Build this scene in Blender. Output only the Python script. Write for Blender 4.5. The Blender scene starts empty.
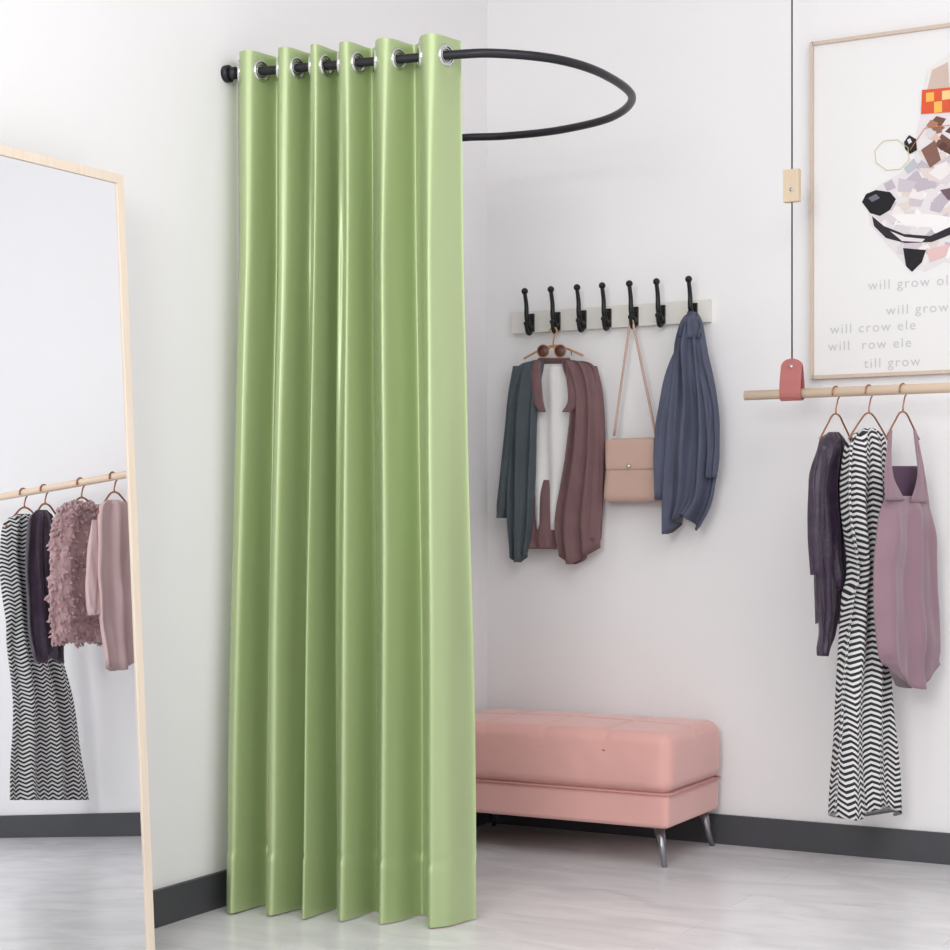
import bpy, bmesh, math, random
from mathutils import Vector, noise
random.seed(4)
pi=math.pi
# ------------------------------------------------------------------ camera survey
FP=1730.0; HOR=530.0
A0=math.asin(0.477)
CAM=Vector((2.566,-4.809,0.92))
FW=Vector((-math.sin(A0),math.cos(A0),0)); RT=Vector((math.cos(A0),math.sin(A0),0)); UP=Vector((0,0,1))
# leaning mirror plane (leans back, turned a few degrees off the wall)
YAW=math.radians(3.0)
M_U=Vector((-math.sin(YAW),-math.cos(YAW),0)); M_H=Vector((math.cos(YAW),-math.sin(YAW),0))
M_TOP=Vector((0.115,-1.89,1.685)); M_BASE=Vector((0.115,-1.89,0))+M_H*0.092
M_V=(M_TOP-M_BASE).normalized()
M_N=-(M_U.cross(M_V)).normalized()
def hit(px,py,P0,n,mir=False):
    o=CAM.copy(); d=FW+RT*((px-475)/FP)+UP*((HOR-py)/FP)
    if mir:
        t=(M_BASE-o).dot(M_N)/d.dot(M_N); o=o+d*t; d=d-2*d.dot(M_N)*M_N
    t=(P0-o).dot(n)/d.dot(n)
    return o+d*t
NY=Vector((0,-1,0))
def W(px,py,out=0.0,mir=False): return hit(px,py,Vector((0,-out,0)),NY,mir)
def H(px,py,z): return hit(px,py,Vector((0,0,z)),UP)

# ------------------------------------------------------------------ materials
def lin(c):
    r=[]
    for v in c:
        v/=255.0
        r.append(v/12.92 if v<=0.04045 else ((v+0.055)/1.055)**2.4)
    return (*r,1)
def mat(name,c,rough=0.6,metal=0.0,bump=0.0,bscale=200,var=0.0,vscale=6,sheen=0.0,spec=0.5,coords='Object'):
    m=bpy.data.materials.new(name); m.use_nodes=True
    nt=m.node_tree; b=nt.nodes['Principled BSDF']
    b.inputs['Base Color'].default_value=lin(c); b.inputs['Roughness'].default_value=rough
    b.inputs['Metallic'].default_value=metal
    b.inputs['Specular IOR Level'].default_value=spec
    if sheen: b.inputs['Sheen Weight'].default_value=sheen
    tc=nt.nodes.new('ShaderNodeTexCoord')
    if var>0:
        n=nt.nodes.new('ShaderNodeTexNoise'); n.inputs['Scale'].default_value=vscale; n.inputs['Detail'].default_value=5
        nt.links.new(tc.outputs[coords],n.inputs['Vector'])
        r=nt.nodes.new('ShaderNodeValToRGB')
        l=lin(c); r.color_ramp.elements[0].position=0.3; r.color_ramp.elements[1].position=0.7
        r.color_ramp.elements[0].color=(l[0]*(1-var),l[1]*(1-var),l[2]*(1-var),1)
        r.color_ramp.elements[1].color=(min(1,l[0]*(1+var)),min(1,l[1]*(1+var)),min(1,l[2]*(1+var)),1)
        nt.links.new(n.outputs['Fac'],r.inputs['Fac']); nt.links.new(r.outputs['Color'],b.inputs['Base Color'])
    if bump>0:
        n=nt.nodes.new('ShaderNodeTexNoise'); n.inputs['Scale'].default_value=bscale; n.inputs['Detail'].default_value=3
        nt.links.new(tc.outputs[coords],n.inputs['Vector'])
        bp=nt.nodes.new('ShaderNodeBump'); bp.inputs['Strength'].default_value=bump; bp.inputs['Distance'].default_value=0.004
        nt.links.new(n.outputs['Fac'],bp.inputs['Height']); nt.links.new(bp.outputs['Normal'],b.inputs['Normal'])
    return m
def wood(name,c,axis=(1,30,30)):
    m=mat(name,c,0.5); nt=m.node_tree; b=nt.nodes['Principled BSDF']
    tc=nt.nodes['Texture Coordinate']; mp=nt.nodes.new('ShaderNodeMapping'); mp.inputs['Scale'].default_value=axis
    n=nt.nodes.new('ShaderNodeTexNoise'); n.inputs['Scale'].default_value=3; n.inputs['Detail'].default_value=6
    r=nt.nodes.new('ShaderNodeValToRGB'); l=lin(c)
    r.color_ramp.elements[0].color=tuple(x*0.9 for x in l[:3])+(1,); r.color_ramp.elements[1].color=tuple(min(1,x*1.12) for x in l[:3])+(1,)
    nt.links.new(tc.outputs['Object'],mp.inputs['Vector']); nt.links.new(mp.outputs[0],n.inputs['Vector'])
    nt.links.new(n.outputs['Fac'],r.inputs['Fac']); nt.links.new(r.outputs['Color'],b.inputs['Base Color'])
    return m
def stripes(name,dark,light,freq=55,zig=14,zamp=0.9,duty=0.5):
    m=mat(name,light,0.8,bump=0.1); nt=m.node_tree; b=nt.nodes['Principled BSDF']; L=nt.links
    uv=nt.nodes.new('ShaderNodeUVMap'); uv.uv_map='UVMap'; sp=nt.nodes.new('ShaderNodeSeparateXYZ'); L.new(uv.outputs[0],sp.inputs[0])
    def mth(op,a,bv=None):
        n=nt.nodes.new('ShaderNodeMath'); n.operation=op
        for i,x in enumerate((a,bv)):
            if x is None: continue
            if isinstance(x,(int,float)): n.inputs[i].default_value=x
            else: L.new(x,n.inputs[i])
        return n.outputs[0]
    tri=mth('PINGPONG',mth('MULTIPLY',sp.outputs[0],zig),0.5)
    v=mth('ADD',mth('MULTIPLY',sp.outputs[1],freq),mth('MULTIPLY',tri,zamp*2))
    g=mth('GREATER_THAN',mth('FRACT',v),duty)
    mx=nt.nodes.new('ShaderNodeMixRGB'); mx.inputs[1].default_value=lin(dark); mx.inputs[2].default_value=lin(light)
    L.new(g,mx.inputs[0]); L.new(mx.outputs[0],b.inputs['Base Color'])
    return m

# ------------------------------------------------------------------ mesh builder
class MB:
    def __init__(s,name): s.name=name; s.v=[];s.f=[];s.m=[];s.sm=[];s.uv=[];s.mats=[]
    def mi(s,m):
        if m not in s.mats: s.mats.append(m)
        return s.mats.index(m)
    def add(s,vs,fs,m,smooth=True,uv=None):
        o=len(s.v); k=s.mi(m)
        s.v+= [tuple(v) for v in vs]; s.uv+= (uv if uv else [(0,0)]*len(vs))
        for f in fs: s.f.append([i+o for i in f]); s.m.append(k); s.sm.append(smooth)
    def obox(s,c,ax,h,m,smooth=False):
        vs=[Vector(c)+ax[0]*(h[0]*i)+ax[1]*(h[1]*j)+ax[2]*(h[2]*k) for i in(-1,1) for j in(-1,1) for k in(-1,1)]
        s.add(vs,[(0,1,3,2),(4,6,7,5),(0,4,5,1),(2,3,7,6),(0,2,6,4),(1,5,7,3)],m,smooth)
    def box(s,a,b,m):
        a=Vector(a);b=Vector(b);c=(a+b)/2;h=(b-a)/2
        s.obox(c,(Vector((1,0,0)),Vector((0,1,0)),Vector((0,0,1))),(abs(h.x),abs(h.y),abs(h.z)),m)
    def tube(s,pts,r,m,seg=12,closed=False):
        pts=[Vector(p) for p in pts]; n=len(pts); rr=r if isinstance(r,(list,tuple)) else [r]*n
        T=[]
        for i in range(n):
            a=pts[(i-1)%n] if (closed or i>0) else pts[i]; b=pts[(i+1)%n] if (closed or i<n-1) else pts[i]
            t=(b-a); T.append(t.normalized() if t.length>1e-9 else Vector((0,0,1)))
        ref=Vector((0,0,1)) if abs(T[0].z)<0.9 else Vector((1,0,0))
        N=(ref-T[0]*ref.dot(T[0])).normalized(); vs=[];fs=[]
        for i in range(n):
            N=(N-T[i]*N.dot(T[i])).normalized(); B=T[i].cross(N)
            for j in range(seg):
                a=2*pi*j/seg; vs.append(pts[i]+(N*math.cos(a)+B*math.sin(a))*rr[i])
        for i in range(n if closed else n-1):
            for j in range(seg):
                i2=(i+1)%n; fs.append((i*seg+j,i*seg+(j+1)%seg,i2*seg+(j+1)%seg,i2*seg+j))
        if not closed:
            fs.append(tuple(range(seg))[::-1]); fs.append(tuple((n-1)*seg+j for j in range(seg)))
        s.add(vs,fs,m)
    def sphere(s,c,r,m,sc=(1,1,1),seg=16):
        c=Vector(c);vs=[];fs=[]
        for i in range(seg//2+1):
            t=pi*i/(seg//2)
            for j in range(seg):
                p=2*pi*j/seg; vs.append(c+Vector((r*sc[0]*math.sin(t)*math.cos(p),r*sc[1]*math.sin(t)*math.sin(p),r*sc[2]*math.cos(t))))
        for i in range(seg//2):
            for j in range(seg): fs.append((i*seg+j,(i+1)*seg+j,(i+1)*seg+(j+1)%seg,i*seg+(j+1)%seg))
        s.add(vs,fs,m)
    def ring(s,c,axis,R,r,m,seg=28):
        axis=Vector(axis).normalized(); ref=Vector((0,0,1)) if abs(axis.z)<.9 else Vector((1,0,0))
        u=(ref-axis*ref.dot(axis)).normalized(); w=axis.cross(u)
        s.tube([Vector(c)+(u*math.cos(2*pi*i/seg)+w*math.sin(2*pi*i/seg))*R for i in range(seg)],r,m,8,True)
    def rbox(s,c,h,r,m,n=30,fn=None):
        c=Vector(c)
        for ax in range(3):
            for sg in(-1,1):
                vs=[];fs=[]
                for i in range(n+1):
                    for j in range(n+1):
                        q=[0,0,0];q[ax]=sg;q[(ax+1)%3]=-1+2*i/n;q[(ax+2)%3]=-1+2*j/n
                        p=Vector((q[0]*h[0],q[1]*h[1],q[2]*h[2]))
                        inn=Vector([max(-(h[k]-r),min(h[k]-r,p[k])) for k in range(3)])
                        d=p-inn
                        if d.length>1e-9: p=inn+d.normalized()*r
                        if fn: p=fn(p)
                        vs.append(c+p)
                for i in range(n):
                    for j in range(n):
                        a=i*(n+1)+j; q4=(a,a+n+1,a+n+2,a+1); fs.append(q4 if sg>0 else q4[::-1])
                s.add(vs,fs,m)
    def build(s,parent=None,merge=False):
        me=bpy.data.meshes.new(s.name); me.from_pydata(s.v,[],s.f)
        for m in s.mats: me.materials.append(m)
        me.polygons.foreach_set('material_index',s.m); me.polygons.foreach_set('use_smooth',s.sm)
        ul=me.uv_layers.new(name='UVMap')
        for l in me.loops: ul.data[l.index].uv=s.uv[l.vertex_index]
        if merge:
            bm=bmesh.new(); bm.from_mesh(me); bmesh.ops.remove_doubles(bm,verts=bm.verts,dist=1e-5); bm.to_mesh(me); bm.free()
        me.update()
        o=bpy.data.objects.new(s.name,me); bpy.context.scene.collection.objects.link(o)
        if parent: o.parent=parent
        return o
def catmull(P,k=8):
    P=[Vector(p) for p in P]; out=[]
    for i in range(len(P)-1):
        p0=P[i-1] if i>0 else P[i]*2-P[i+1]; p1=P[i];p2=P[i+1];p3=P[i+2] if i+2<len(P) else P[i+1]*2-P[i]
        for j in range(k):
            t=j/k
            out.append(0.5*((2*p1)+(p2-p0)*t+(2*p0-5*p1+4*p2-p3)*t*t+(-p0+3*p1-3*p2+p3)*t**3))
    out.append(P[-1]); return out
def loft(mb,rows,P0,n,m,th=0.02,folds=3,amp=0.008,mir=False,seed=0,N=64,k=6,hem=None,fluff=0.0):
    """garment panel: closed shell through outline rows (y, xl, xr) lying on the plane P0/n"""
    R=catmull([Vector(r) for r in rows],k); vs=[];uv=[];fs=[]
    nh=Vector((n.x,n.y,0)).normalized(); nr=len(R); acc=0; prev=None
    for i,r in enumerate(R):
        Lp=hit(r.y,r.x,P0,n,mir); Rp=hit(r.z,r.x,P0,n,mir); U=Rp-Lp; mid=(Lp+Rp)/2
        if prev is not None: acc+=(mid-prev).length
        prev=mid; v=i/(nr-1)
        for j in range(N):
            th_=2*pi*j/N; a=(1-math.cos(th_))/2
            env=min(1,v*3+0.15)
            f=math.sin(2*pi*folds*a+seed+0.6*math.sin(3*v+seed))+0.5*math.sin(2*pi*folds*1.73*a+seed*2.1+v*1.5)
            f+=1.2*noise.noise(Vector((a*4+seed,v*5,seed)))
            p=Lp+U*a+nh*(th*min(1,0.35+v*4)*math.sin(th_)+amp*env*f)
            if hem: p=p-Vector((0,0,1))*hem(a)*max(0,(v-0.55)/0.45)**2
            if fluff: p=p+Vector((noise.noise(p*60),noise.noise(p*60+Vector((9,0,0))),noise.noise(p*60+Vector((0,9,0)))))*fluff
            vs.append(p); uv.append(((a-.5)*U.length+(0 if th_<pi else .5),-acc))
    for i in range(nr-1):
        for j in range(N): fs.append((i*N+j,(i+1)*N+j,(i+1)*N+(j+1)%N,i*N+(j+1)%N))
    fs.append(tuple(range(N))); fs.append(tuple((nr-1)*N+j for j in range(N))[::-1])
    mb.add(vs,fs,m,True,uv)
    return vs

# ------------------------------------------------------------------ room
m_wall=mat('wall_paint',(238,236,237),0.85,bump=0.08,bscale=140,var=0.008,vscale=1.5)
m_base=mat('baseboard_charcoal',(68,68,73),0.5)
m_ceil=mat('ceiling_paint',(240,240,240),0.9)
m_floor=mat('floor_grey_planks',(214,212,214),0.24,spec=0.55)
nt=m_floor.node_tree; b=nt.nodes['Principled BSDF']; tc=nt.nodes['Texture Coordinate']
br=nt.nodes.new('ShaderNodeTexBrick'); br.inputs['Scale'].default_value=1.0; br.inputs['Brick Width'].default_value=1.1; br.inputs['Row Height'].default_value=0.16
br.inputs['Mortar Size'].default_value=0.0012; br.inputs['Color1'].default_value=lin((232,230,232)); br.inputs['Color2'].default_value=lin((226,224,226)); br.inputs['Mortar'].default_value=lin((210,208,211))
nz=nt.nodes.new('ShaderNodeTexNoise'); mp2=nt.nodes.new('ShaderNodeMapping'); mp2.inputs['Scale'].default_value=(2,5,1); nz.inputs['Scale'].default_value=1.8; nz.inputs['Detail'].default_value=10; nz.inputs['Distortion'].default_value=1.2
rp=nt.nodes.new('ShaderNodeValToRGB'); rp.color_ramp.elements[0].position=0.32; rp.color_ramp.elements[1].position=0.62
rp.color_ramp.elements[0].color=(0.84,0.84,0.85,1); rp.color_ramp.elements[1].color=(1.0,1.0,1.0,1)
mx=nt.nodes.new('ShaderNodeMixRGB'); mx.blend_type='MULTIPLY'; mx.inputs[0].default_value=1
nt.links.new(tc.outputs['Object'],br.inputs['Vector']); nt.links.new(tc.outputs['Object'],mp2.inputs[0]); nt.links.new(mp2.outputs[0],nz.inputs['Vector'])
nt.links.new(nz.outputs['Fac'],rp.inputs['Fac']); nt.links.new(br.outputs['Color'],mx.inputs[1]); nt.links.new(rp.outputs['Color'],mx.inputs[2]); nt.links.new(mx.outputs[0],b.inputs['Base Color'])

XR=4.9; YN=-6.2; ZC=3.0
def slab(name,a,b_,m):
    q=MB(name); q.box(a,b_,m); return q.build()
slab('floor',(-0.15,YN,-0.1),(XR,0.15,0),m_floor)
slab('wall_left',(-0.15,YN,0),(0,0.15,ZC),m_wall)
slab('wall_back',(0,0,0),(XR,0.15,ZC),m_wall)
slab('ceiling',(-0.15,YN,ZC),(XR,0.15,ZC+0.1),m_ceil)
BH=0.086
slab('baseboard_left',(0,YN,0),(0.012,0,BH),m_base)
slab('baseboard_back',(0.012,-0.012,0),(XR,0,BH),m_base)

# ------------------------------------------------------------------ curtain rail
m_rod=mat('matte_black_metal',(48,48,52),0.38,0.6)
m_chrome=mat('chrome',(215,215,215),0.15,1.0)
ZR=2.04
rp_=[(450,55),(500,53.5),(560,60),(605,75),(632,97),(612,117),(560,130),(505,136),(460,138)]
pts=[H(x,y,ZR) for x,y in rp_]
start=Vector((0.0,-1.365,ZR)); endp=Vector((0.0,pts[-1].y+0.02,ZR))
fr=[start.lerp(pts[0],t) for t in (0,0.5)]
path=catmull([fr[0],fr[1]]+pts+[endp],14)
q=MB('curtain_rail'); q.tube(path,0.0108,m_rod,16)
q.tube([start,start+Vector((0.012,0,0))],0.021,m_rod,28); q.tube([start+Vector((0.012,0,0)),start+Vector((0.03,0.003,0))],0.015,m_rod,24)
q.tube([endp,endp+Vector((0.012,0,0))],0.021,m_rod,28); q.tube([endp+Vector((0.012,0,0)),endp+Vector((0.03,0,0))],0.015,m_rod,24)
q.build()

# ------------------------------------------------------------------ curtain
m_cur=mat('green_satin_curtain',(166,184,130),0.4,metal=0.3,bump=0.05,bscale=700,sheen=0.1,spec=0.8)
_b=m_cur.node_tree.nodes['Principled BSDF']; _b.inputs['Coat Weight'].default_value=0.45; _b.inputs['Coat Roughness'].default_value=0.3; _b.inputs['Coat IOR'].default_value=1.7
rd=(pts[0]-start); L0=rd.length; rd=rd.normalized(); rn=Vector((rd.y,-rd.x,0)); 
if rn.dot(CAM-start)<0: rn=-rn
def s_on_rod(px):
    P=hit(px,60,start,rn); return (P-start).dot(rd)
bnd=[229,269,304,330,364,407,455]; bs=[s_on_rod(x)+ (0.004) for x in bnd]
bb=[s_on_rod(x) for x in (223,264,300,330,370,418,472)]
def interp(A,ph):
    i=max(0,min(5,int(ph))); return A[i]+(A[i+1]-A[i])*(ph-i)
def wave(ph):
    c=-math.cos(2*pi*ph)
    return c-0.16*math.cos(4*pi*ph)
NPH=6*44; NZ=170; ZT=ZR+0.045; ZB=0.004
cur=bpy.data.objects.new('curtain',None); bpy.context.scene.collection.objects.link(cur)
q=MB('curtain_fabric'); vs=[];fs=[];uv=[]
def cpos(ph,t):
    s=interp(bs,ph)*(1-t)+interp(bb,ph)*t
    k=math.floor(ph)
    wob=noise.noise(Vector((ph*0.8,t*1.6,3.1)))
    amp=0.039+0.012*wob*min(1,t*3)+0.022*t
    off=amp*wave(ph)+0.042*t*t
    s2=s+0.008*noise.noise(Vector((ph*0.7+5,t*2.2,0)))*min(1,t*4)+0.011*t*t
    # soft secondary pleats that wander down the cloth
    e=min(1,t*4)
    off+=e*0.0085*math.sin(2*pi*ph*2.0+1.3*math.sin(k*1.7)+t*1.2)
    off+=e*0.0045*math.sin(2*pi*ph*3.0+2.0*t+k)+e*0.004*noise.noise(Vector((ph*3,t*3,7)))
    z=ZT+(ZB-ZT)*t
    if t>0.935: off+=0.003
    elif t>0.925: off-=0.003
    return start+rd*s2+rn*off+Vector((0,0,z-ZR))
for i in range(NZ+1):
    t=i/NZ
    for j in range(NPH+1):
        ph=0.0+5.97*j/NPH
        vs.append(cpos(ph,t)); uv.append((ph,t))
for i in range(NZ):
    for j in range(NPH):
        a=i*(NPH+1)+j; fs.append((a,a+1,a+NPH+2,a+NPH+1))
q.add(vs,fs,m_cur,True,uv); q.build(cur)
q=MB('grommets')
tR=(ZT-ZR)/(ZT-ZB)
for k in range(6):
    for fr_ in (0.25,0.75):
        ph=k+fr_
        best=min([ph+d*0.005 for d in range(-30,31)],key=lambda x:abs((cpos(x,tR)-start).dot(rn)))
        P=cpos(best,tR); T=(cpos(best+0.02,tR)-cpos(best-0.02,tR)).normalized(); n=T.cross(UP).normalized()
        q.ring(P,n,0.0225,0.005,m_chrome); q.ring(P,n,0.0165,0.0035,m_chrome)
q.build(cur)

# ------------------------------------------------------------------ floor mirror
m_fw=wood('pale_maple_frame',(226,210,192),(30,30,1))
m_glass=mat('mirror_silver',(236,238,240),0.0,1.0)
q=MB('floor_mirror'); HM=(M_TOP-M_BASE).length; WM=0.72; fw=0.010; fd=0.011
def mp3(u,v,w): return M_BASE+M_U*u+M_V*v+M_N*w
ax=(M_U,M_V,M_N)
q.obox(mp3(fw,HM/2,-0.007),ax,(fw,HM/2,fd),m_fw); q.obox(mp3(WM-fw,HM/2,-0.007),ax,(fw,HM/2,fd),m_fw)
q.obox(mp3(WM/2,HM-fw,-0.007),ax,(WM/2-2*fw,fw,fd),m_fw); q.obox(mp3(WM/2,fw,-0.007),ax,(WM/2-2*fw,fw,fd),m_fw)
q.add([mp3(2*fw,2*fw,0),mp3(WM-2*fw,2*fw,0),mp3(WM-2*fw,HM-2*fw,0),mp3(2*fw,HM-2*fw,0)],[(0,1,2,3)],m_glass,False)
m_bk=mat('mirror_backing',(120,110,100),0.8)
q.obox(mp3(WM/2,HM/2,-0.012),ax,(WM/2-2*fw,HM/2-2*fw,0.004),m_bk)
q.build()

# ------------------------------------------------------------------ bench
m_pink=mat('dusty_pink_velvet',(226,172,165),0.8,sheen=0.4,var=0.04,vscale=5,spec=0.3)
m_pinkd=mat('pink_piping',(205,145,142),0.8)
m_leg=mat('brushed_steel',(150,150,155),0.3,1.0)
q=MB('upholstered_bench')
bx0,bx1,by0,by1=0.03,0.79,-0.435,-0.03
c=Vector(((bx0+bx1)/2,(by0+by1)/2,0)); hx=(bx1-bx0)/2; hy=(by1-by0)/2
def cush(p):
    p=p.copy()
    if p.z>0.03:
        g=0
        for xx in (-hx/2,0,hx/2): g=max(g,math.exp(-((p.x-xx)/0.008)**2))
        g=max(g,math.exp(-(p.y/0.008)**2)); 
        p.z-=0.006*g
        p.z+=0.010*(1-(p.x/hx)**2)*(1-(p.y/hy)**2)
    e=0.004*math.sin(p.z/0.082*pi/2+pi/2)
    if abs(p.x)>hx*0.97: p.x+=math.copysign(e,p.x)
    if abs(p.y)>hy*0.97: p.y+=math.copysign(e,p.y)+0.002*noise.noise(p*20)
    return p
q.rbox(c+Vector((0,0,0.283)),(hx,hy,0.084),0.034,m_pink,84,cush)
q.rbox(c+Vector((0,0,0.153)),(hx-0.004,hy-0.004,0.048),0.014,m_pink,50)
zz=0.2
q.tube([c+Vector(p) for p in [(-hx+.01,-hy+.0,zz),(hx-.01,-hy,zz),(hx,-hy+.01,zz),(hx,hy-.01,zz),(hx-.01,hy,zz),(-hx+.01,hy,zz),(-hx,hy-.01,zz),(-hx,-hy+.01,zz)]],0.003,m_pinkd,8,True)
for sx in(-1,1):
    for sy in(-1,1):
        t=c+Vector((sx*(hx-0.045),sy*(hy-0.04),0.108)); bt=c+Vector((sx*(hx-0.02),sy*(hy-0.02),0.0))
        q.tube([t,bt],[0.016,0.007],m_leg,14)
        q.obox(t,(Vector((1,0,0)),Vector((0,1,0)),UP),(0.03,0.03,0.003),m_leg)
q.build(merge=True)

# ------------------------------------------------------------------ coat rack
m_wb=mat('whitewashed_board',(226,222,216),0.6,var=0.03,vscale=12)
m_blk=mat('black_iron',(28,28,31),0.35,0.4)
xl=W(515,322).x; xr=W(712,312).x; zb=1.564
q=MB('coat_rack'); q.box((xl,-0.022,zb-0.033),(xr,-0.0005,zb+0.033),m_wb)
hooks=[]
for hx_ in (531,557,583,608,635,662,694):
    x=W(hx_,316,0.03).x; hooks.append(x)
    X=lambda o,z:Vector((x,-o,zb+z))
    q.obox(X(0.026,-0.004),(Vector((1,0,0)),Vector((0,1,0)),UP),(0.0085,0.004,0.028),m_blk)
    q.sphere(X(0.03,0.014),0.004,m_blk); q.sphere(X(0.03,-0.024),0.004,m_blk)
    up=catmull([X(0.026,-0.012),X(0.045,-0.016),X(0.06,0.01),X(0.062,0.045),X(0.072,0.082)],6)
    q.tube(up,[0.009-0.003*i/(len(up)-1) for i in range(len(up))],m_blk,10)
    q.sphere(X(0.073,0.088),0.0105,m_blk)
    lo=catmull([X(0.027,-0.02),X(0.035,-0.036),X(0.052,-0.038),X(0.062,-0.022),X(0.064,-0.012)],6)
    q.tube(lo,[0.007-0.002*i/(len(lo)-1) for i in range(len(lo))],m_blk,10); q.sphere(X(0.064,-0.01),0.008,m_blk)
q.build()

# ------------------------------------------------------------------ hangers
m_copper=mat('copper_wire',(176,122,92),0.3,0.9)
m_hw=mat('hanger_wood',(196,150,112),0.5)
def hanger(P,u,hw=0.13,neck=0.055,drop=0.06,m=None,rr=0.014,rad=0.002,bar=False):
    m=m or m_copper; u=Vector(u).normalized(); r=rr+0.005
    cc=P+Vector((0,0,rr+rad-r)); q=MB('clothes_hanger')
    hk=[cc+(u*math.cos(a)+UP*math.sin(a))*r for a in [math.radians(d) for d in range(200,-61,-20)]]
    hk+= [P+Vector((0,0,-neck*0.75)),P+Vector((0,0,-neck))]
    q.tube(hk,rad,m,8)
    a=P+Vector((0,0,-neck)); l=a-u*hw-UP*drop; r_=a+u*hw-UP*drop
    arm=catmull([l,a-u*hw*0.5-UP*drop*0.38,a-u*0.015-UP*0.002,a+u*0.015-UP*0.002,a+u*hw*0.5-UP*drop*0.38,r_],5)
    q.tube(arm,rad*1.25,m,8)
    if bar: q.tube([l,r_],rad,m,8)
    return q.build()

# ------------------------------------------------------------------ clothes rail
OUT=0.24
m_rail=wood('birch_dowel',(232,208,184),(1,30,30))
m_cable=mat('black_cable',(40,40,44),0.5)
m_leather=mat('coral_leather',(180,108,104),0.6,bump=0.15,bscale=150)
m_block=wood('birch_block',(220,200,172),(30,30,2))
q=MB('clothes_rail'); xa=W(745,395,OUT).x; zr=W(850,391.5,OUT).z
XE=3.75
q.tube([(xa,-OUT,zr),(XE,-OUT,zr)],0.0135,m_rail,20)
for i,xs in enumerate((W(792,380,OUT).x,XE-0.15)):
    prof=[(0.004,0.072),(0.0150,0.03),(0.0170,0.0)]+[(0.017*math.cos(a),0.017*math.sin(a)) for a in (-0.5,-1.0,-1.57,-2.1,-2.6)]+[(-0.017,0.0),(-0.015,0.03),(-0.004,0.072)]
    hwid=0.030; vs=[];fs=[]
    for (o,z) in prof:
        for sx in(-1,1): vs.append((xs+sx*hwid,-OUT-o,zr+z))
    for (o,z) in prof:
        s_=(Vector((o,z)).normalized()*0.0025)
        for sx in(-1,1): vs.append((xs+sx*hwid,-OUT-o-(s_.x if abs(z)<0.01 else math.copysign(0.0025,o)),zr+z+s_.y*(1 if z<0 else 0)))
    n=len(prof)
    for k in range(n-1):
        fs.append((2*k,2*k+1,2*k+3,2*k+2)); fs.append((2*n+2*k,2*n+2*k+2,2*n+2*k+3,2*n+2*k+1))
        fs.append((2*k,2*k+2,2*n+2*k+2,2*n+2*k)); fs.append((2*k+1,2*n+2*k+1,2*n+2*k+3,2*k+3))
    q.add(vs,fs,m_leather,False)
    tab=[Vector((xs,-OUT-0.0065,zr+0.072))+Vector((hwid*math.cos(a),0,0.024*math.sin(a))) for a in [pi*j/14 for j in range(15)]]
    tab2=[p+Vector((0,0.013,0)) for p in tab]
    q.add(tab+tab2,[tuple(range(15)),tuple(range(15,30))[::-1]]+[(j,j+15,j+16,j+1) for j in range(14)],m_leather,False)
    q.tube([(xs,-OUT-0.011,zr+0.074),(xs,-OUT-0.005,zr+0.074)],0.0055,m_chrome,14)
    q.tube([(xs,-OUT,zr+0.085),(xs,-OUT,ZC)],0.0022,m_cable,8)
    zk=W(792,186,OUT).z
    q.obox((xs,-OUT,zk),(Vector((1,0,0)),Vector((0,1,0)),UP),(0.022,0.012,0.044),m_block)
    q.tube([(xs+0.003,-OUT-0.016,zk-0.012),(xs+0.003,-OUT-0.008,zk-0.012)],0.005,m_chrome,10)
    q.tube([(xs,-OUT,ZC-0.02),(xs,-OUT,ZC)],0.03,m_block,20)
q.build()

# ------------------------------------------------------------------ garments on rail (direct view)
m_purple=mat('aubergine_satin',(54,38,60),0.38,bump=0.5,bscale=120,var=0.3,vscale=30,sheen=0.2)
m_mauve=mat('mauve_jersey',(146,116,128),0.7,bump=0.15,bscale=300,sheen=0.3,var=0.06,vscale=8)
m_mauved=mat('plum_lining',(84,60,82),0.8)
m_stripe=stripes('chevron_stripe_fabric',(38,38,42),(226,224,224),freq=66,zig=30,zamp=0.75,duty=0.52)
m_fluff=mat('dusty_rose_faux_fur',(190,154,156),0.95,bump=0.8,bscale=120,var=0.12,vscale=40,sheen=0.6)
m_blush=mat('blush_linen',(208,178,178),0.8,bump=0.2,bscale=200,var=0.04)
ph=math.radians(75); u75=Vector((math.cos(ph),math.sin(ph),0)); n75=Vector((math.sin(ph),-math.cos(ph),0))
def railP(px,mir=False):
    P=W(px,392 if not mir else 475,OUT,mir); return Vector((P.x,-OUT,zr))
def rail_item(name,px,parts,hw=0.13,**k):
    P=railP(px); hanger(P,u75,hw,neck=0.06,drop=0.07); g=MB(name)
    for rows,m,kw in parts: loft(g,rows,P+n75*kw.pop('d',0),n75,m,**kw)
    return g,P
g,P=rail_item('purple_blouse',836,[
 ([(432,829,838),(442,821,842),(466,814,844),(520,812,846),(570,814,847),(606,817,845)],m_purple,dict(th=0.018,folds=4,amp=0.009,seed=1,hem=lambda a:0.05*math.sin(a*9))),
 ([(560,818,836),(600,819,838),(630,819,834),(656,820,826)],m_purple,dict(th=0.01,folds=2,amp=0.004,seed=2,d=0.01)),
 ([(446,818,826),(480,812,822),(530,811,820),(575,813,820)],m_purple,dict(th=0.012,folds=2,amp=0.004,seed=9,d=0.022))],hw=0.08)
g.build()
g,P=rail_item('striped_dress',869,[
 ([(428,865,873),(438,852,882),(470,847,886),(520,848,887),(575,853,882),(605,848,885),(680,840,888),(750,835,895),(812,832,900)],m_stripe,dict(th=0.02,folds=3.2,amp=0.012,seed=3,k=10,N=96,hem=lambda a:0.02*math.sin(a*7)))],hw=0.1)
g.build()
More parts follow.
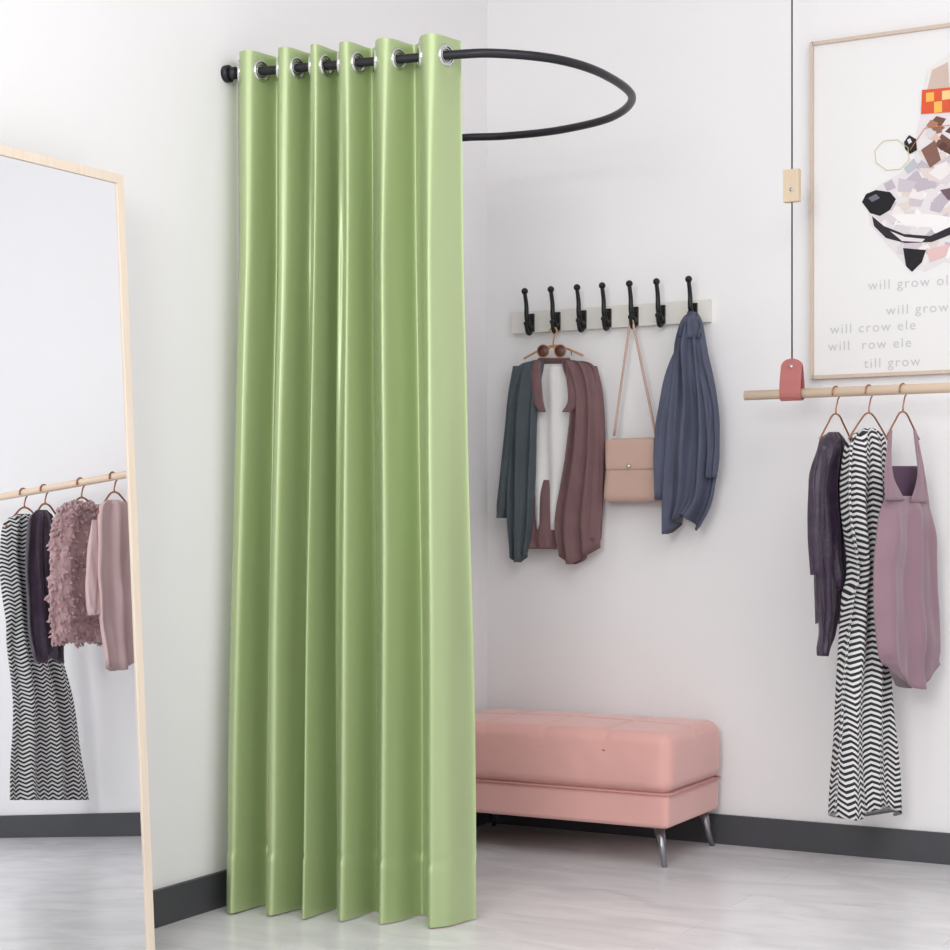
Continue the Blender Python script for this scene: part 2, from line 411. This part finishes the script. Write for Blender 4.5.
g,P=rail_item('tank_top',903,[
 ([(496,886,928),(520,882,930),(560,879,933),(610,878,935),(650,881,936),(668,886,936)],m_mauve,dict(th=0.022,folds=2.5,amp=0.009,seed=5,k=8,hem=lambda a:0.065*math.sin(pi*min(1,max(0,a*1.15-0.1)))-0.01)),
 ([(430,889,892.5),(455,886,891.5),(478,884,894),(500,885,905)],m_mauve,dict(th=0.004,folds=1,amp=0.001,seed=6,d=0.014)),
 ([(430,913,916),(455,916,921),(478,917,925),(502,910,929)],m_mauve,dict(th=0.004,folds=1,amp=0.001,seed=7,d=0.014)),
 ([(466,889,920),(480,887,923),(502,887,927)],m_mauved,dict(th=0.004,folds=1,amp=0.001,seed=8,d=-0.012))],hw=0.085)
g.build()

# ------------------------------------------------------------------ garments further along the rail (seen in the mirror)
u90=Vector((0,1,0)); n90=Vector((1,0,0))
def mir_item(name,px,parts,hw=0.15):
    P=railP(px,True); hanger(P,u90,hw,m=m_copper,rad=0.003,drop=0.075); g=MB(name)
    for rows,m,kw in parts: loft(g,rows,P+n90*kw.pop('d',0),n90,m,mir=True,**kw)
    return g,P
g,P=mir_item('striped_dress',22,[
 ([(514,16,30),(524,5,41),(560,2,46),(610,6,54),(640,8,58),(700,14,72),(760,12,82),(800,10,88)],m_stripe,dict(th=0.02,folds=3,amp=0.012,seed=13,k=10,N=96))],hw=0.1)
g.build()
g,P=mir_item('purple_blouse',43,[
 ([(510,36,47),(521,28,53),(560,25,56),(600,27,60),(640,30,62),(658,34,62)],m_purple,dict(th=0.018,folds=3,amp=0.007,seed=11,hem=lambda a:0.02*math.sin(a*8)))],hw=0.08)
g.build()
g,P=mir_item('faux_fur_top',80,[
 ([(503,70,90),(512,59,102),(545,53,106),(600,52,108),(642,56,109)],m_fluff,dict(th=0.035,folds=2,amp=0.006,seed=15,k=10,N=96,fluff=0.014))],hw=0.09)
base=list(g.v)
for i in range(1800):
    p=Vector(random.choice(base)); r=Vector((random.uniform(-1,1),random.uniform(-1,1),random.uniform(-1.2,0.1)))*0.013
    g.tube([p,p+r*0.5,p+r],[0.006,0.005,0.001],m_fluff,5)
g.build()
g,P=mir_item('blush_blouse',113,[
 ([(500,106,119),(510,98,129),(560,96,134),(610,98,138),(665,106,140)],m_blush,dict(th=0.025,folds=2.5,amp=0.01,seed=17,hem=lambda a:0.02*math.sin(a*5))),
 ([(520,92,102),(560,88,100),(600,88,98),(615,90,98)],m_blush,dict(th=0.02,folds=1,amp=0.004,seed=18,d=0.02))],hw=0.09)
g.build()

# ------------------------------------------------------------------ clothes on the coat rack
m_teal=mat('slate_teal_knit',(78,88,94),0.8,bump=0.3,bscale=250,var=0.08,vscale=15)
m_maroon=mat('mulberry_knit',(120,90,92),0.8,bump=0.3,bscale=250,var=0.08,vscale=15)
m_white=mat('white_cotton',(232,230,230),0.8,bump=0.15)
m_navy=mat('slate_navy_denim',(80,84,104),0.75,bump=0.3,bscale=220,var=0.08,vscale=12)
m_tan=mat('rose_tan_leather',(196,164,150),0.5,bump=0.1)
m_dark=mat('tortoise_brown',(92,62,52),0.2)
def wl(g,rows,m,out,**k): loft(g,rows,Vector((0,-out,0)),NY,m,**k)
Ph=Vector((hooks[1],-0.056,zb-0.036)); 
hanger(Ph,(1,0,0),0.10,0.045,0.035,m_hw,0.007,0.0028,False)
g=MB('cardigan')
wl(g,[(364,539,567),(372,533,576),(400,532,578),(470,533,578),(530,536,574)],m_white,0.045,th=0.014,folds=2,amp=0.004,seed=1)
wl(g,[(360,534,545),(368,518,543),(400,512,538),(460,510,536),(520,508,533),(556,511,528)],m_teal,0.062,th=0.02,folds=2.2,amp=0.008,seed=2,hem=lambda a:0.02*math.sin(a*4))
wl(g,[(360,563,573),(366,563,594),(400,572,601),(460,566,603),(520,556,601),(556,560,600)],m_maroon,0.062,th=0.02,folds=2.6,amp=0.009,seed=3,hem=lambda a:0.025*math.sin(a*5))
wl(g,[(366,513,524),(400,508,520),(450,503,515),(500,497,511),(518,496,508)],m_teal,0.052,th=0.02,folds=1,amp=0.004,seed=4)
wl(g,[(366,586,597),(400,591,603),(450,592,604),(510,590,602),(540,588,600)],m_maroon,0.052,th=0.02,folds=1,amp=0.004,seed=5)
wl(g,[(360,533,541),(375,531,541),(400,533,543),(412,539,546)],m_maroon,0.076,th=0.006,folds=.5,amp=0.001,seed=6)
wl(g,[(360,565,573),(375,566,577),(400,568,580),(412,562,572)],m_maroon,0.076,th=0.006,folds=.5,amp=0.001,seed=6)
wl(g,[(358,538,570),(364,536,572),(372,536,572)],m_maroon,0.03,th=0.006,folds=.5,amp=0.001,seed=6)
wl(g,[(480,530,560),(530,528,558),(549,530,556)],m_maroon,0.05,th=0.01,folds=1.5,amp=0.004,seed=9)
g.build()
g=MB('sunglasses')
for xx in(543,560):
    P=W(xx,351,0.088); g.ring(P,(0.1,-1,0),0.018,0.0022,m_copper)
    g.tube([P+Vector((0,0.001,0)),P+Vector((0,-0.001,0))],0.0175,m_dark,24)
g.tube([W(549,349,0.09),W(552,346.5,0.092),W(555,349,0.09)],0.0018,m_copper,8)
for xx,dx in((538,-.004),(565,.004)):
    P=W(xx,349,0.087); g.tube([P,P+Vector((dx,0.03,0.002)),P+Vector((dx,0.04,-0.015))],0.0016,m_copper,8)
g.build()
g=MB('denim_jacket')
wl(g,[(312,690,697),(322,683,700),(345,676,704),(380,670,710),(420,664,716),(460,661,717),(500,660,712),(524,663,698)],m_navy,0.085,th=0.035,folds=3.4,amp=0.016,seed=4,k=10,N=90,hem=lambda a:0.03*math.sin(a*6+1))
wl(g,[(340,680,690),(370,668,682),(410,659,676),(450,655,671),(500,656,668)],m_navy,0.10,th=0.022,folds=1.2,amp=0.006,seed=6)
wl(g,[(335,694,703),(370,700,712),(410,706,719),(450,707,720),(478,706,717)],m_navy,0.095,th=0.022,folds=1.2,amp=0.006,seed=7)
wl(g,[(316,684,700),(326,680,703),(338,679,700)],m_navy,0.11,th=0.014,folds=2,amp=0.006,seed=8)
g.build()
g=MB('handbag')
hp=Vector((hooks[4],-0.056,zb-0.03))
bl=W(614,436,0.06);brr=W(656,436,0.06)
g.tube(catmull([bl,bl.lerp(hp,0.5)+Vector((-0.003,0,0)),hp+Vector((-0.006,0,-0.004)),hp+Vector((0,0,0.004)),hp+Vector((0.006,0,-0.004)),brr.lerp(hp,0.5)+Vector((0.003,0,0)),brr],6),0.004,m_tan,8)
cb=(W(600,470,0.06)+W(668,470,0.06))/2
def bagf(p):
    p=p.copy(); p.x*=1-0.12*(p.z/0.1); return p
g.rbox(cb,(0.085,0.028,0.095),0.02,m_tan,20,bagf)
g.rbox(cb+Vector((0,-0.027,0.045)),(0.078,0.006,0.045),0.005,m_tan,14)
g.sphere(cb+Vector((0,-0.036,0.01)),0.007,m_chrome)
g.build(merge=True)

# ------------------------------------------------------------------ dog poster
m_paper=mat('poster_paper',(234,232,232),0.8)
m_pf=wood('poster_frame_birch',(206,188,172),(30,30,2))
px0=W(815,200).x; px1=1.56; pz1=W(812,47).z; pz0=W(812,377).z
q=MB('dog_poster')
fwid=0.008
q.box((px0,-0.014,pz0),(px1,-0.001,pz1),m_paper)
for a,b_ in (((px0-fwid,-0.024,pz0-fwid),(px0+0.002,-0.001,pz1+fwid)),((px1-0.002,-0.024,pz0-fwid),(px1+fwid,-0.001,pz1+fwid)),((px0,-0.024,pz0-fwid),(px1,-0.001,pz0+0.002)),((px0,-0.024,pz1-0.002),(px1,-0.001,pz1+fwid))):
    q.box(a,b_,m_pf)
lay=[0.0146]
cm={}
def poly(pp,c,st=0.0001):
    key=tuple(c)
    if key not in cm: cm[key]=mat('ink_%d_%d_%d'%key,c,0.85)
    o=lay[0]; lay[0]+=st
    vs=[W(x,y,o) for x,y in pp]
    q.add(vs,[tuple(range(len(vs)))[::-1]],cm[key],False)
HEAD=[(866,196),(884,182),(902,172),(914,158),(917,130),(922,108),(950,100),(984,105),(984,240),(970,268),(945,262),(925,272),(906,266),(888,246),(870,224)]
poly(HEAD,(226,220,222))
def inside(x,y,P):
    c=False;j=len(P)-1
    for i in range(len(P)):
        if (P[i][1]>y)!=(P[j][1]>y) and x<(P[j][0]-P[i][0])*(y-P[i][1])/(P[j][1]-P[i][1])+P[i][0]: c=not c
        j=i
    return c
rnd=random.Random(11)
pal_w=[(240,238,239),(216,208,212),(204,194,202),(234,228,226),(222,208,202),(190,180,190)]
pal_b=[(190,154,134),(146,108,94),(116,80,70),(216,190,174),(170,126,106),(92,62,56)]
for i in range(200):
    x=rnd.uniform(868,984); y=rnd.uniform(112,262)
    if not inside(x,y,HEAD): continue
    brown=(y<150 and x>930) or (x>952 and y<205)
    a0=rnd.uniform(0,6.3); r=rnd.uniform(5,12)
    tri=[(x+r*math.cos(a0+a)*rnd.uniform(.7,1.2),y+r*math.sin(a0+a)*rnd.uniform(.5,1.0)) for a in (0,-1.6,-3.0,-4.6)]
    if all(inside(X_,Y_,HEAD) for X_,Y_ in tri): poly(tri,rnd.choice(pal_b if brown else pal_w),0.000006)
poly([(890,214),(930,214),(984,222),(984,232),(935,228),(905,226)],(240,236,236))
poly([(921,150),(935,140),(941,160),(930,168)],(132,96,84))
poly([(862,202),(866,194),(876,190),(890,192),(896,199),(890,210),(880,216),(870,213)],(24,24,28))
poly([(868,198),(876,194),(880,198),(872,202)],(110,112,122))
poly([(872,216),(884,226),(904,234),(930,236),(952,226),(984,220),(984,225),(955,233),(932,242),(905,243),(886,238),(874,226)],(44,38,46))
poly([(890,231),(905,237),(925,239),(922,242),(902,241)],(222,216,218))
poly([(903,248),(926,250),(922,262),(912,272),(906,266)],(30,28,32))
poly([(926,250),(950,244),(946,256),(930,262)],(226,190,188))
poly([(904,168),(914,158),(918,166),(908,174)],(186,190,196))
poly([(940,190),(960,186),(966,196),(948,200)],(110,90,98))
poly([(950,226),(984,216),(984,222),(955,230)],(90,76,86))
poly([(904,142),(909,135),(916,139),(917,150),(910,154),(905,149)],(36,30,34))
poly([(907,140),(910,138),(912,142),(909,144)],(220,220,225))
poly([(924,96),(928,70),(946,56),(984,52),(984,92)],(232,226,222))
poly([(926,94),(932,70),(948,62),(950,90)],(206,184,172))
poly([(950,90),(952,60),(984,56),(984,90)],(220,206,196))
poly([(922,90),(984,84),(984,110),(921,114)],(220,90,58))
poly([(926,93),(934,92),(934,101),(926,102)],(240,184,90)); poly([(942,91),(950,90),(950,99),(942,100)],(244,206,144))
poly([(934,102),(942,101),(942,112),(934,113)],(240,184,90)); poly([(958,90),(966,89),(966,98),(958,99)],(90,140,150)); poly([(950,100),(958,99),(958,110),(950,111)],(180,50,50))
q2=[W(892+18*math.cos(a),155+0+16*math.sin(a),0.0168) for a in [2*pi*i/8+.3 for i in range(8)]]
q.tube(q2,0.0009,mat('ink_glasses',(206,204,150),0.8),6,True)
q.tube([W(910,150,0.0168),W(925,128,0.0168),W(960,124,0.0168),W(982,128,0.0168)],0.0011,mat('ink_glasses_arm',(226,140,90),0.8),6)
m_txt=mat('ink_text',(200,199,202),0.85)
def text(s,px,py,size):
    cu=bpy.data.curves.new('t','FONT'); cu.body=s; cu.size=size; cu.extrude=0.0001; cu.space_character=1.2
    o=bpy.data.objects.new('t',cu); bpy.context.scene.collection.objects.link(o)
    dg=bpy.context.evaluated_depsgraph_get(); dg.update(); me=bpy.data.meshes.new_from_object(o.evaluated_get(dg))
    P=W(px,py,0.0147)
    q.add([P+Vector((v.co.x,-v.co.z,v.co.y)) for v in me.vertices],[tuple(p.vertices) for p in me.polygons],m_txt,False)
    bpy.data.objects.remove(o,do_unlink=True)
for s,x,y in (('will grow old',868,290),('will grow',886,315),('will crow ele',830,334),('will  row ele',828,351),('till grow',864,368)):
    text(s,x,y,0.038)
q.build()

# ------------------------------------------------------------------ lights
def area(name,loc,target,size,e,c=(1,1,1)):
    l=bpy.data.lights.new(name,'AREA'); l.energy=e; l.size=size; l.color=c
    o=bpy.data.objects.new(name,l); bpy.context.scene.collection.objects.link(o); o.location=loc
    o.rotation_euler=(Vector(target)-Vector(loc)).to_track_quat('-Z','Y').to_euler(); return o
area('overhead_fill',(2.3,-2.3,2.92),(1.9,-1.2,0),2.2,42)  # added fill, unseen: lights the room under the closed ceiling, no fixture modelled
area('key_softlight',(1.7,-5.6,2.1),(0.8,-0.8,0.9),1.2,56,(1,0.995,0.99))  # added key behind the camera for curtain fold highlights; no window there
area('side_softlight',(4.6,-3.6,1.9),(0.4,-0.8,1.0),1.2,12,(1,0.995,0.99))
w=bpy.data.worlds.new('world'); bpy.context.scene.world=w; w.use_nodes=True
w.node_tree.nodes['Background'].inputs[0].default_value=(0.98,0.99,1.0,1); w.node_tree.nodes['Background'].inputs[1].default_value=0.9
cd=bpy.data.cameras.new('camera'); cd.sensor_width=36; cd.lens=FP/950*36; cd.shift_y=(HOR-475)/950
co=bpy.data.objects.new('camera',cd); bpy.context.scene.collection.objects.link(co); co.location=CAM
co.rotation_euler=(pi/2,0,A0); bpy.context.scene.camera=co
bpy.context.scene.view_settings.view_transform='Standard'
